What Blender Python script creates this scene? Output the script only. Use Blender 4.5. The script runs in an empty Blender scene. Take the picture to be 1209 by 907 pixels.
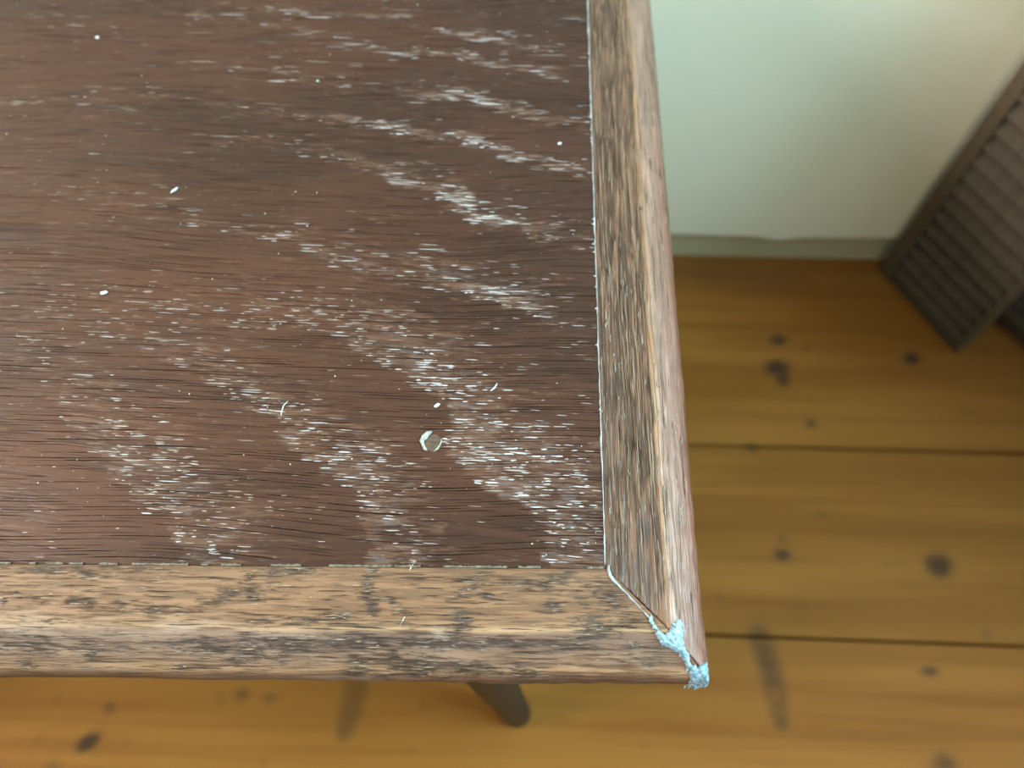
import bpy, bmesh, math, random
import numpy as np
from mathutils import Matrix, Vector

random.seed(7)
rng = np.random.default_rng(7)
scene = bpy.context.scene
COL = scene.collection

# ------------------------------------------------------------------ camera
F_PX, CX, CY = 910.0, 604.5, 453.5
TABLE_H = 0.47                                   # height of the table top
CAM = np.array([-0.02473494, -0.05989498, 0.72])
ROT = np.array([[0.99958509, -0.0134944, 0.02544686],   # world = ROT @ camera axes
                [0.02351784, 0.8924402, -0.45055233],
                [-0.01662986, 0.45096385, 0.89238728]])
cam_data = bpy.data.cameras.new('camera')
cam_data.sensor_width = 36.0
cam_data.lens = 36.0 * F_PX / 1209.0
cam_data.clip_start = 0.01
cam_data.dof.use_dof = True
cam_data.dof.focus_distance = 0.262
cam_data.dof.aperture_fstop = 7.6
cam = bpy.data.objects.new('camera', cam_data)
M = Matrix.Identity(4)
for i in range(3):
    for j in range(3):
        M[i][j] = ROT[i, j]
    M[i][3] = CAM[i]
cam.matrix_world = M
COL.objects.link(cam)
scene.camera = cam

# ------------------------------------------------------------------ world, lights, exposure
scene.view_settings.view_transform = 'Standard'
scene.view_settings.look = 'None'
scene.view_settings.gamma = 1.0
scene.view_settings.use_curve_mapping = False
scene.view_settings.exposure = -0.10
world = bpy.data.worlds.new('world'); scene.world = world
world.use_nodes = True
wb = world.node_tree.nodes['Background']
wb.inputs[0].default_value = (0.62, 0.82, 1.0, 1)
wb.inputs[1].default_value = 1.0
WALL_X, WALL_X0, WALL_Y0 = 1.30, -1.40, -3.60   # right, left and front walls
WIN_R = (-0.60, 0.30, 0.95, 2.05)                # window openings: along the wall, then height
FILL_WIN_L = (-0.45, 0.35, 1.20, 2.00)
FILL_WIN_F = (0.10, 1.00, 1.20, 2.05)
def area_light(name, loc, target, sx, sy, power, col):
    l = bpy.data.lights.new(name, 'AREA'); l.shape = 'RECTANGLE'
    l.size = sx; l.size_y = sy; l.energy = power; l.color = col
    o = bpy.data.objects.new(name, l); COL.objects.link(o)
    o.location = loc
    o.rotation_euler = (Vector(target) - Vector(loc)).to_track_quat('-Z', 'Z').to_euler()
    return o
def window_light(name, loc, into, w, power, col):
    a, b = (w[0] + w[1]) / 2, (w[2] + w[3]) / 2
    p = (loc, a, b) if into[0] else (a, loc, b)
    area_light(name, p, (p[0] + into[0], p[1] + into[1], p[2]), w[1] - w[0], w[3] - w[2], power, col)
window_light('daylight_right', WALL_X + 0.11, (-1, 0), WIN_R, 172, (0.50, 0.86, 1.0))
window_light('fill_left', WALL_X0 - 0.11, (1, 0), FILL_WIN_L, 100, (1.0, 0.97, 0.90))  # added fill lamp, brightens the floor on the left
window_light('fill_front', WALL_Y0 - 0.11, (0, 1), FILL_WIN_F, 14, (1.0, 0.95, 0.80))  # added weak fill lamp from behind the camera

# ------------------------------------------------------------------ helpers
def ray(px, py):
    return ROT @ np.array([(px - CX) / F_PX, -(py - CY) / F_PX, -1.0])
def on_plane(px, py, z):
    r = ray(px, py); return CAM + r * ((z - CAM[2]) / r[2])
def lin(c):
    return tuple(((v / 255) / 12.92 if v / 255 <= 0.04045 else ((v / 255 + 0.055) / 1.055) ** 2.4) for v in c) + (1.0,)

SKEW = 0.0112
W_IN, D_IN = 0.62, 0.40                          # size of the inner panel
# lipping profile: distance from the inner edge, height relative to the top
PROFILE = [(0.0, -0.0008), (0.0004, 0.0), (0.006, 0.0003), (0.012, 0.0003), (0.018, 0.0001), (0.0196, -0.0003),
           (0.0215, -0.0012), (0.0245, -0.0031), (0.0275, -0.0055), (0.0300, -0.0081), (0.0318, -0.0106),
           (0.0330, -0.0135), (0.0334, -0.0165), (0.0330, -0.0195), (0.0315, -0.0215), (0.029, -0.0225), (0.0, -0.0225)]
PD = np.array([p[0] for p in PROFILE[:13]]); PZ = np.array([p[1] for p in PROFILE[:13]])
def prof(d):
    return np.interp(d, PD, PZ)
def frame_height(x, y):                          # height of the table surface near the corner (unskewed y)
    d = max(x, -y)
    return TABLE_H + (float(prof(d)) if d > 0 else -0.0003)
def surf(px, py):                                # the table surface under a viewing ray
    z = TABLE_H
    for _ in range(12):
        p = on_plane(px, py, z); z = frame_height(p[0], p[1] - SKEW * p[0])
    p = on_plane(px, py, z)
    return p

def link(name, me, mat=None, parent=None, smooth=False):
    o = bpy.data.objects.new(name, me); COL.objects.link(o)
    if mat is not None: me.materials.append(mat)
    if smooth: me.shade_smooth()
    if parent is not None: o.parent = parent
    return o
def empty(name, loc=(0, 0, 0)):
    o = bpy.data.objects.new(name, None); COL.objects.link(o); o.location = loc
    o.empty_display_size = 0.05
    return o
def tag(o, label=None, cat=None, group=None, kind=None):
    if label: o['label'] = label
    if cat: o['category'] = cat
    if group: o['group'] = group
    if kind: o['kind'] = kind
    return o
def mesh(name, verts, faces):
    me = bpy.data.meshes.new(name); me.from_pydata([tuple(map(float, v)) for v in verts], [], faces); me.update(); return me
def grid_mesh(name, P):                          # P: (n, m, 3) array
    n, m = P.shape[:2]
    idx = np.arange(n * m).reshape(n, m)
    q = np.stack([idx[:-1, :-1], idx[:-1, 1:], idx[1:, 1:], idx[1:, :-1]], -1).reshape(-1, 4)
    return mesh(name, P.reshape(-1, 3), q.tolist())
def set_attr(me, name, vals):
    a = me.attributes.new(name, 'FLOAT', 'POINT'); a.data.foreach_set('value', np.asarray(vals, dtype=np.float32))
def box_mesh(name, x0, x1, y0, y1, z0, z1, bevel=0.0, seg=2):
    bm = bmesh.new(); bmesh.ops.create_cube(bm, size=1.0)
    for v in bm.verts:
        v.co = Vector(((x0 + x1) / 2 + v.co.x * (x1 - x0), (y0 + y1) / 2 + v.co.y * (y1 - y0), (z0 + z1) / 2 + v.co.z * (z1 - z0)))
    if bevel: bmesh.ops.bevel(bm, geom=list(bm.edges), offset=bevel, segments=seg, profile=0.5, affect='EDGES')
    me = bpy.data.meshes.new(name); bm.to_mesh(me); bm.free(); return me
def tube_mesh(name, pts, radii, n=8, flat=1.0):
    pts = [Vector(p) for p in pts]; V = []; Fc = []
    for i, p in enumerate(pts):
        t = (pts[min(i + 1, len(pts) - 1)] - pts[max(i - 1, 0)]).normalized()
        up = Vector((0, 0, 1)) if abs(t.z) < 0.9 else Vector((1, 0, 0))
        a = t.cross(up).normalized(); b = a.cross(t)
        for k in range(n):
            th = 2 * math.pi * k / n
            V.append(p + a * math.cos(th) * radii[i] + b * math.sin(th) * radii[i] * flat)
    for i in range(len(pts) - 1):
        for k in range(n):
            Fc.append((i * n + k, i * n + (k + 1) % n, (i + 1) * n + (k + 1) % n, (i + 1) * n + k))
    Fc.append(tuple(range(n))[::-1]); Fc.append(tuple(range((len(pts) - 1) * n, len(pts) * n)))
    return mesh(name, V, Fc)

def value_noise(x, y, seed):                     # smooth 2D noise for mesh irregularity
    r = np.random.default_rng(seed).random((64, 64))
    xi = np.floor(x).astype(int); yi = np.floor(y).astype(int)
    fx = x - xi; fy = y - yi
    fx = fx * fx * (3 - 2 * fx); fy = fy * fy * (3 - 2 * fy)
    g = lambda a, b: r[a % 64, b % 64]
    return (g(xi, yi) * (1 - fx) + g(xi + 1, yi) * fx) * (1 - fy) + (g(xi, yi + 1) * (1 - fx) + g(xi + 1, yi + 1) * fx) * fy

# ------------------------------------------------------------------ node helper
class NT:
    def __init__(self, name):
        self.m = bpy.data.materials.new(name); self.m.use_nodes = True
        self.t = self.m.node_tree; self.t.nodes.clear()
        self.out = self.t.nodes.new('ShaderNodeOutputMaterial')
        self.b = self.t.nodes.new('ShaderNodeBsdfPrincipled')
        self.t.links.new(self.b.outputs[0], self.out.inputs[0])
        self._co = None
    def n(self, kind, **kw):
        nd = self.t.nodes.new(kind)
        for k, v in kw.items(): setattr(nd, k, v)
        return nd
    def put(self, sock, v):
        if isinstance(v, bpy.types.NodeSocket): self.t.links.new(v, sock)
        elif v is not None: sock.default_value = v
    def co(self):
        if self._co is None: self._co = self.n('ShaderNodeTexCoord').outputs['Object']
        return self._co
    def mapping(self, scale, rot=(0, 0, 0), vec=None, loc=(0, 0, 0)):
        r = self.n('ShaderNodeMapping', vector_type='POINT'); self.put(r.inputs['Vector'], vec or self.co())
        r.inputs['Rotation'].default_value = rot
        s = self.n('ShaderNodeMapping', vector_type='POINT'); self.put(s.inputs['Vector'], r.outputs[0])
        s.inputs['Scale'].default_value = scale; s.inputs['Location'].default_value = loc
        return s.outputs[0]
    def noise(self, vec, scale=1.0, detail=2.0, rough=0.5, dist=0.0):
        nd = self.n('ShaderNodeTexNoise'); self.put(nd.inputs['Vector'], vec)
        nd.inputs['Scale'].default_value = scale; nd.inputs['Detail'].default_value = detail
        nd.inputs['Roughness'].default_value = rough; nd.inputs['Distortion'].default_value = dist
        return nd.outputs[0]
    def math(self, op, a, b=0.0, c=0.0, clamp=False):
        nd = self.n('ShaderNodeMath', operation=op, use_clamp=clamp)
        self.put(nd.inputs[0], a); self.put(nd.inputs[1], b); self.put(nd.inputs[2], c)
        return nd.outputs[0]
    def step(self, v, lo, hi, a=0.0, b=1.0):
        nd = self.n('ShaderNodeMapRange', interpolation_type='SMOOTHSTEP', clamp=True)
        self.put(nd.inputs[0], v); self.put(nd.inputs[1], lo); self.put(nd.inputs[2], hi)
        self.put(nd.inputs[3], a); self.put(nd.inputs[4], b)
        return nd.outputs[0]
    def mix(self, f, a, b, mode='MIX'):
        nd = self.n('ShaderNodeMix', data_type='RGBA', blend_type=mode)
        self.put(nd.inputs[0], f); self.put(nd.inputs[6], a); self.put(nd.inputs[7], b)
        return nd.outputs[2]
    def ramp(self, f, stops):
        nd = self.n('ShaderNodeValToRGB'); cr = nd.color_ramp
        while len(cr.elements) < len(stops): cr.elements.new(0.5)
        for e, (p, c) in zip(cr.elements, stops): e.position = p; e.color = c
        self.put(nd.inputs[0], f); return nd.outputs[0]
    def attr(self, name):
        nd = self.n('ShaderNodeAttribute'); nd.attribute_name = name; return nd.outputs['Fac']
    def bump(self, h, strength=0.3, dist=0.001, normal=None):
        nd = self.n('ShaderNodeBump'); nd.inputs['Strength'].default_value = strength; nd.inputs['Distance'].default_value = dist
        self.put(nd.inputs['Height'], h)
        if normal is not None: self.put(nd.inputs['Normal'], normal)
        return nd.outputs[0]
    def done(self, col, rough=0.5, normal=None, spec=0.5, coat=0.0):
        self.put(self.b.inputs['Base Color'], col); self.put(self.b.inputs['Roughness'], rough)
        self.put(self.b.inputs['Normal'], normal) if normal is not None else None
        self.put(self.b.inputs['Specular IOR Level'], spec)
        self.put(self.b.inputs['Coat Weight'], coat)
        return self.m

# ------------------------------------------------------------------ materials
def tinted(k):
    def f(c):
        a = lin(c); return (a[0] * k[0], a[1] * k[1], a[2] * k[2], 1.0)
    return f
def mat_panel():
    t = NT('dark_stained_oak'); wood = tinted((.27, .155, .115)); pale = tinted((.38, .34, .34))
    rz = math.radians(2.6)
    warp = t.noise(t.mapping((9, 9, 9)), 1, 1)
    wv = t.n('ShaderNodeCombineXYZ'); t.put(wv.inputs[1], t.math('MULTIPLY', warp, 0.012))
    add = t.n('ShaderNodeVectorMath', operation='ADD'); t.put(add.inputs[0], t.co()); t.put(add.inputs[1], wv.outputs[0])
    P = add.outputs[0]
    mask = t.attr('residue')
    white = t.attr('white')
    red_sheen = t.attr('red_sheen'); warm = t.attr('warm')
    low = t.noise(t.mapping((7, 26, 1), (0, 0, rz), P), 1, 3)
    fine = t.noise(t.mapping((45, 900, 1), (0, 0, rz), P), 1, 3, 0.6)
    c = t.mix(t.step(low, 0.3, 0.7), wood((84, 63, 48)), wood((119, 90, 66)))
    c = t.mix(t.step(fine, 0.35, 0.7), c, t.mix(0.35, c, wood((140, 108, 82))))
    c = t.mix(warm, c, t.mix(0.6, c, wood((146, 104, 66))))
    c = t.mix(red_sheen, c, t.mix(0.72, c, wood((76, 52, 52))))
    # dull tan streaks of open grain
    tanN = t.noise(t.mapping((95, 760, 1), (0, 0, rz), P, (3.1, 7.7, 0)), 1, 2.5, 0.62)
    tan = t.step(t.math('ADD', tanN, t.math('MULTIPLY', mask, 0.22)), 0.60, 0.74)
    c = t.mix(t.math('MULTIPLY', tan, 0.5), c, tinted((.32, .22, .18))((158, 134, 114)))
    # dark open pores
    pore = t.noise(t.mapping((13, 520, 1), (0, 0, rz), P, (1.3, 2.2, 0)), 1, 1.5, 0.5)
    pl = t.step(t.math('ABSOLUTE', t.math('SUBTRACT', pore, 0.5)), 0.0, 0.06, 1.0, 0.0)
    gate = t.step(t.noise(t.mapping((16, 60, 1), (0, 0, rz), P, (8, 3, 0)), 1, 2), 0.32, 0.5)
    pl = t.math('MULTIPLY', pl, gate)
    c = t.mix(t.math('MULTIPLY', pl, 0.4), c, wood((46, 33, 29)))
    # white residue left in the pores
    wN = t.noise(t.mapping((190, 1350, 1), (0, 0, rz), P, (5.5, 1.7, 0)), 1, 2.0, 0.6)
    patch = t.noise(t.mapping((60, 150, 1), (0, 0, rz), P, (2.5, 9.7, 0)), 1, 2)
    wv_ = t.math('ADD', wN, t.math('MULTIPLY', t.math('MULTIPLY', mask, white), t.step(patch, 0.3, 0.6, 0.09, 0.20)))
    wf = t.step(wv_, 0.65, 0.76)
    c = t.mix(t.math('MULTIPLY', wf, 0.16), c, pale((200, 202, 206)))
    h = t.math('SUBTRACT', t.math('ADD', t.math('MULTIPLY', fine, 0.35), t.math('MULTIPLY', wf, 0.5)), t.math('MULTIPLY', pl, 0.9))
    nrm = t.bump(h, 0.35, 0.0005)
    rough = t.math('ADD', t.step(low, 0.3, 0.7, 0.38, 0.50), t.math('MULTIPLY', wf, 0.0))
    return t.done(c, rough, nrm, 0.24)

def mat_front_strip():
    t = NT('worn_oak_front'); wood = tinted((.42, .305, .265))
    ac = t.attr('across'); dirt = t.attr('dirt'); pale = t.attr('pale')
    rz = math.radians(0.0)
    low = t.noise(t.mapping((14, 90, 60)), 1, 3)
    fine = t.noise(t.mapping((55, 900, 700)), 1, 3, 0.6)
    warp = t.math('ADD', ac, t.math('MULTIPLY', t.math('SUBTRACT', t.noise(t.mapping((22, 40, 40)), 1, 3), 0.5), 0.07))
    c = t.ramp(warp, [(0.0, wood((150, 122, 90))), (0.05, wood((170, 143, 110))), (0.45, wood((172, 143, 108))), (0.55, wood((192, 167, 131))),
                      (0.585, wood((232, 212, 172))), (0.625, wood((158, 138, 124))), (0.72, wood((166, 148, 134))), (0.80, wood((196, 176, 152))), (0.865, wood((190, 168, 144))), (0.915, wood((236, 208, 166))), (0.965, wood((170, 140, 116))), (1.0, wood((150, 122, 102)))])
    c = t.mix(t.step(low, 0.35, 0.7), c, t.mix(0.35, c, wood((150, 118, 84))))
    ln = t.step(fine, 0.46, 0.60)
    c = t.mix(t.math('MULTIPLY', ln, 0.5), c, wood((106, 84, 64)))
    c = t.mix(t.math('MULTIPLY', pale, 0.8), c, wood((232, 224, 208)))
    dn = t.noise(t.mapping((190, 900, 700), (0, 0, 0), None, (4, 4, 4)), 1, 4, 0.7)
    dm = t.step(t.math('ADD', dn, t.math('MULTIPLY', dirt, 0.30)), 0.56, 0.78)
    c = t.mix(t.math('MULTIPLY', dm, 0.82), c, wood((76, 67, 62)))
    gN = t.noise(t.mapping((230, 1300, 1000), (0, 0, 0), None, (9, 1, 2)), 1, 2, 0.6)
    gl = t.step(t.math('ADD', gN, t.math('MULTIPLY', dirt, 0.10)), 0.70, 0.78)
    c = t.mix(t.math('MULTIPLY', gl, 0.75), c, wood((216, 214, 210)))
    h = t.math('SUBTRACT', t.math('MULTIPLY', gl, 0.6), t.math('ADD', t.math('MULTIPLY', ln, 0.5), t.math('MULTIPLY', dm, 0.7)))
    nrm = t.bump(h, 0.6, 0.0006)
    return t.done(c, 0.52, nrm, 0.4)

def mat_right_strip():
    t = NT('worn_oak_side'); wood = tinted((.42, .285, .24))
    ac = t.attr('across'); dirt = t.attr('dirt'); along = t.attr('along')
    low = t.noise(t.mapping((90, 12, 60)), 1, 3)
    fine = t.noise(t.mapping((650, 14, 500)), 1, 2.5, 0.55)
    fine2 = t.noise(t.mapping((420, 22, 400), (0, 0, 0), None, (5, 3, 1)), 1, 2, 0.5)
    warp = t.math('ADD', ac, t.math('MULTIPLY', t.math('SUBTRACT', t.noise(t.mapping((40, 14, 40)), 1, 3), 0.5), 0.05))
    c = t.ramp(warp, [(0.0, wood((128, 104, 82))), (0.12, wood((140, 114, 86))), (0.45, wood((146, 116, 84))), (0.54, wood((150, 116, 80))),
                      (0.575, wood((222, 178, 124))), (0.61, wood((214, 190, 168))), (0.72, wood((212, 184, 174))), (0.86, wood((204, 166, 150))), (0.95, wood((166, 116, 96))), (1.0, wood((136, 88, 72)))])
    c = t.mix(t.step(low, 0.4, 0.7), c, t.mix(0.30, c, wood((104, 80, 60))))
    c = t.mix(t.math('MULTIPLY', along, 0.45), c, wood((176, 160, 140)))  # gloss toward the far end, put into the base colour
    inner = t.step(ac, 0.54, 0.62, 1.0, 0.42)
    l1 = t.step(t.math('ABSOLUTE', t.math('SUBTRACT', fine2, 0.5)), 0.0, 0.085, 1.0, 0.0)
    ln = t.math('MULTIPLY', t.math('MAXIMUM', t.step(fine, 0.50, 0.66, 0.0, 0.75), t.math('MULTIPLY', l1, 0.9)), inner)
    c = t.mix(t.math('MULTIPLY', ln, 0.72), c, wood((74, 60, 50)))
    gN = t.noise(t.mapping((900, 45, 800), (0, 0, 0), None, (3, 2, 7)), 1, 2.5, 0.6)
    gl = t.math('MULTIPLY', t.step(gN, 0.58, 0.68), t.step(ac, 0.54, 0.62, 1.0, 0.6))
    c = t.mix(t.math('MULTIPLY', gl, 0.55), c, wood((206, 192, 172)))
    dn = t.noise(t.mapping((520, 120, 400), (0, 0, 0), None, (6, 6, 1)), 1, 3, 0.65)
    dm = t.step(t.math('ADD', dn, t.math('MULTIPLY', dirt, 0.40)), 0.66, 0.80)
    c = t.mix(t.math('MULTIPLY', dm, 0.8), c, wood((66, 60, 60)))
    h = t.math('SUBTRACT', t.math('MULTIPLY', gl, 0.5), t.math('MULTIPLY', ln, 0.8))
    nrm = t.bump(h, 1.0, 0.0009)
    return t.done(c, 0.44, nrm, 0.5)

def mat_floor():
    t = NT('varnished_pine')
    knot = t.attr('knot'); wall_shade = t.attr('wall_shade')
    info = t.n('ShaderNodeObjectInfo').outputs['Random']
    off = t.n('ShaderNodeCombineXYZ'); t.put(off.inputs[0], t.math('MULTIPLY', info, 7.0)); t.put(off.inputs[1], t.math('MULTIPLY', info, 3.0))
    add = t.n('ShaderNodeVectorMath', operation='ADD'); t.put(add.inputs[0], t.co()); t.put(add.inputs[1], off.outputs[0])
    P = add.outputs[0]
    low = t.noise(t.mapping((2.2, 17, 1), (0, 0, 0), P), 1, 3, 0.5, 0.4)
    ring = t.noise(t.mapping((2.6, 70, 1), (0, 0, 0), P), 1, 3, 0.55, 0.3)
    c = t.mix(t.step(low, 0.3, 0.7), lin((120, 73, 22)), lin((137, 88, 34)))
    c = t.mix(t.math('MULTIPLY', t.step(ring, 0.45, 0.7), 0.45), c, lin((106, 58, 14)))
    c = t.mix(t.math('MULTIPLY', wall_shade, 0.8), c, lin((84, 58, 40)))
    c = t.mix(t.step(knot, 0.05, 0.9, 0.0, 0.93), c, lin((46, 32, 22)))
    nrm = t.bump(ring, 0.08, 0.001)
    return t.done(c, 0.6, nrm, 0.12)

def mat_simple(name, col, rough=0.5, nscale=None, col2=None, bump=0.0, spec=0.5, detail=3):
    t = NT(name)
    c = lin(col); nrm = None
    if nscale:
        nz = t.noise(t.mapping(nscale), 1, detail, 0.55)
        c = t.mix(t.step(nz, 0.3, 0.7), lin(col), lin(col2 or col))
        if bump: nrm = t.bump(nz, bump, 0.001)
    return t.done(c, rough, nrm, spec)

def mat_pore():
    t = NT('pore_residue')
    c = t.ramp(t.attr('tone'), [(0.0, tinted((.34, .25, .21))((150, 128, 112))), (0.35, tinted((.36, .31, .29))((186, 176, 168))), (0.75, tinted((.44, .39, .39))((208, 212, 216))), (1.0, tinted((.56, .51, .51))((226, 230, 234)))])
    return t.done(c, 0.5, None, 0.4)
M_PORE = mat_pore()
M_PORE_DARK = mat_simple('dark_open_pore', (19, 12, 10), 0.9, (200, 200, 200), (30, 19, 15), 0.0, 0.0)
M_GROOVE = mat_simple('grey_brown_groove', (54, 41, 32), 0.8, (200, 60, 200), (40, 30, 25), 0.0, 0.2)
M_RAISED2 = mat_simple('pale_raised_fleck', (146, 128, 112), 0.4, (300, 300, 300), (128, 106, 84))
M_RAISED = mat_simple('pale_raised_grain', (134, 108, 88), 0.45, (300, 60, 300), (112, 88, 68))
M_PANEL = mat_panel(); M_FRONT = mat_front_strip(); M_RIGHT = mat_right_strip(); M_FLOOR = mat_floor()
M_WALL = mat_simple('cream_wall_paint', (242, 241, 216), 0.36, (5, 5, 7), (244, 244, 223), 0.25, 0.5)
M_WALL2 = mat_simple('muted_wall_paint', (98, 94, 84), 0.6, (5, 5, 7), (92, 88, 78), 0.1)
M_BASE = mat_simple('cream_baseboard_paint', (196, 190, 158), 0.45, (8, 8, 30), (186, 178, 144), 0.1)
M_CEIL = mat_simple('white_ceiling_paint', (190, 188, 182), 0.9, (4, 4, 4), (184, 182, 176))
M_UNDER = mat_simple('dark_floor_gap', (52, 36, 24), 0.9, (30, 30, 30), (40, 28, 20))
M_SCREEN = mat_simple('dark_brown_stained_wood', (98, 84, 66), 0.55, (60, 60, 300), (84, 72, 56), 0.2)
M_SLAT = mat_simple('dark_brown_slat', (84, 71, 56), 0.65, (200, 60, 200), (72, 60, 47), 0.2, 0.3)
M_LEG = mat_simple('dark_brown_turned_wood', (34, 27, 20), 0.5, (60, 60, 8), (42, 32, 24), 0.1)
M_FILLER = mat_simple('pale_blue_filler', (158, 182, 194), 0.3, (700, 700, 700), (100, 130, 148), 1.0)
M_CAULK = mat_simple('white_seam_residue', (160, 162, 164), 0.35, (500, 160, 500), (104, 106, 108), 0.6)
M_GREY = mat_simple('grey_seam_residue', (104, 92, 76), 0.6, (500, 90, 500), (58, 50, 42), 0.6)
M_WHITE = mat_simple('white_crumb', (206, 208, 202), 0.5, (800, 800, 800), (180, 184, 178), 0.5)
M_GLASSY = mat_simple('old_varnish', (150, 142, 128), 0.25, (700, 700, 700), (112, 100, 86), 0.5)
M_CHIP = mat_simple('torn_white_finish', (176, 176, 168), 0.5, (1500, 1500, 1500), (120, 116, 104), 1.0)
M_FRAME = mat_simple('white_window_paint', (230, 230, 224), 0.4, (20, 20, 20), (222, 222, 216))

# ------------------------------------------------------------------ room shell
FR = -0.0135                                     # the room runs very slightly askew to the table
def room_pt(x, y):                               # straight room coordinates -> world
    c, s = math.cos(FR), math.sin(FR)
    return (x * c - y * s, x * s + y * c)
ROOM = Matrix.Rotation(FR, 4, 'Z')
def struct(name, me, mat, parent=None):
    o = link(name, me, mat, parent)
    if parent is None: o['kind'] = 'structure'; o.matrix_world = ROOM
    return o
def to_room(p):
    c, s = math.cos(-FR), math.sin(-FR)
    return np.array([p[0] * c - p[1] * s, p[0] * s + p[1] * c])

WALL_Y = float(to_room(on_plane(930, 304.5, 0))[1])
SEAM1 = float(to_room(on_plane(960, 529, 0))[1])
SEAM2 = float(to_room(on_plane(1000, 756, 0))[1])
X0, X1, Y0, ZC = WALL_X0, WALL_X, WALL_Y0, 2.5

# floor: every board a piece of its own over a dark subfloor
floor = tag(link('floor', box_mesh('floor', X0, X1, Y0, WALL_Y + 0.05, -0.06, -0.0225), M_UNDER), kind='structure')
floor.matrix_world = ROOM
KNOTS = [(918, 401, 11, 7, .8, 0), (953, 411, 6, 4, .5, 0), (917, 434, 14, 10, .85, 0), (924, 448, 9, 10, .7, 0), (958, 500, 7, 6, .6, 0),
         (888, 529, 8, 5, .6, 0), (1077, 424, 11, 9, .8, 0), (1145, 487, 15, 5, .3, 0), (923, 637, 7, 5, .5, 0), (924, 655, 9, 7, .75, 0),
         (970, 607, 7, 4, .35, 0), (1110, 669, 15, 12, .75, 0), (1113, 650, 6, 5, .3, 0), (1055, 667, 20, 4, .3, 0), (1098, 793, 10, 5, .7, 0),
         (1165, 750, 7, 8, .35, 0), (850, 705, 7, 5, .3, 0), (940, 716, 16, 12, .18, 0), (900, 735, 20, 10, .14, 0), (1115, 903, 13, 9, .6, 0),
         (67, 825, 6, 7, .3, 0), (130, 836, 8, 6, .5, 0), (122, 855, 7, 14, .16, 0), (105, 876, 12, 7, .85, .5), (112, 890, 8, 5, .3, 0),
         (260, 824, 6, 8, .35, 0), (285, 820, 8, 6, .5, 0), (318, 825, 8, 5, .45, 0), (225, 826, 10, 6, .2, 0), (45, 872, 7, 7, .25, 0), (152, 876, 6, 5, .25, 0),
         (188, 875, 5, 5, .2, 0), (500, 835, 9, 8, .3, 0), (485, 886, 7, 5, .25, 0), (310, 901, 8, 6, .3, 0), (62, 905, 10, 6, .4, 0), (555, 857, 9, 7, .15, 0),
         (1060, 610, 20, 5, .15, 0), (1120, 720, 30, 10, .12, 0), (880, 610, 10, 5, .15, 0), (1000, 405, 18, 5, .18, 0), (1020, 830, 12, 12, .12, 0),
         (660, 850, 9, 6, .25, 0), (760, 880, 8, 6, .2, 0), (720, 850, 22, 7, .12, 0), (855, 860, 8, 5, .15, 0)]
SPIKES = [([(897, 752), (908, 785), (916, 818), (922, 852)], [17, 18, 15, 11], .62), ([(912, 790), (920, 830)], [9, 9], .3),
          ([(426, 770), (420, 815), (412, 845), (406, 866)], [17, 17, 16, 12], .55), ([(428, 790), (424, 845)], [7, 7], .4)]
K = [(to_room(on_plane(a, b, 0)), rx * 1.2 / 1200, ry * 1.2 / 1150, s, an) for a, b, rx, ry, s, an in KNOTS]
SP = [([to_room(on_plane(a, b, 0)) for a, b in pts], [w / 1200 for w in ws], s) for pts, ws, s in SPIKES]
SHADE = [((870, 325), 120, 16, .55), ((900, 338), 60, 10, .35), ((1010, 330), 60, 20, .25)]  # shade at the foot of the back wall, painted into the floor colour
G = [(to_room(on_plane(a[0], a[1], 0)), rx / 1150, ry / 1100, s) for a, rx, ry, s in SHADE]
def floor_attrs(X, Y):
    k = np.zeros_like(X); g = np.zeros_like(X)
    wob = value_noise(X * 90 + 20, Y * 90 + 20, 3) * 0.5 + value_noise(X * 210 + 9, Y * 210 + 9, 4) * 0.3
    for p, rx, ry, s, an in K:
        dx, dy = X - p[0], Y - p[1]
        ca, sa = math.cos(an), math.sin(an)
        r = np.hypot((dx * ca + dy * sa) / rx, (-dx * sa + dy * ca) / ry) + (wob - 0.4) * 0.6
        k = np.maximum(k, s * np.exp(-np.clip(r, 0, 9) ** 2.4 * 0.9))
        k = np.maximum(k, 0.16 * s * np.exp(-(np.hypot(dx / (rx * 3.2), dy / (ry * 1.6))) ** 2))
    for pts, ws, s in SP:
        for (p, q, w0, w1) in zip(pts[:-1], pts[1:], ws[:-1], ws[1:]):
            d = q - p; tt = np.clip(((X - p[0]) * d[0] + (Y - p[1]) * d[1]) / (d @ d), 0, 1)
            r = np.hypot(X - p[0] - d[0] * tt, Y - p[1] - d[1] * tt) / (w0 + (w1 - w0) * tt) + (wob - 0.4) * 0.5
            k = np.maximum(k, s * (0.55 + 0.75 * wob) * np.exp(-np.clip(r, 0, 9) ** 3))
    for p, rx, ry, s in G:
        g = np.maximum(g, s * np.exp(-(np.hypot((X - p[0]) / rx, (Y - p[1]) / ry)) ** 2 + (wob - 0.4) * 1.0))
    return k, np.clip(g, 0, 1)
edges = [WALL_Y + 0.02, SEAM1, SEAM2]
while edges[-1] > Y0 + 0.1: edges.append(edges[-1] - random.choice([0.186, 0.188, 0.19]))
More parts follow.
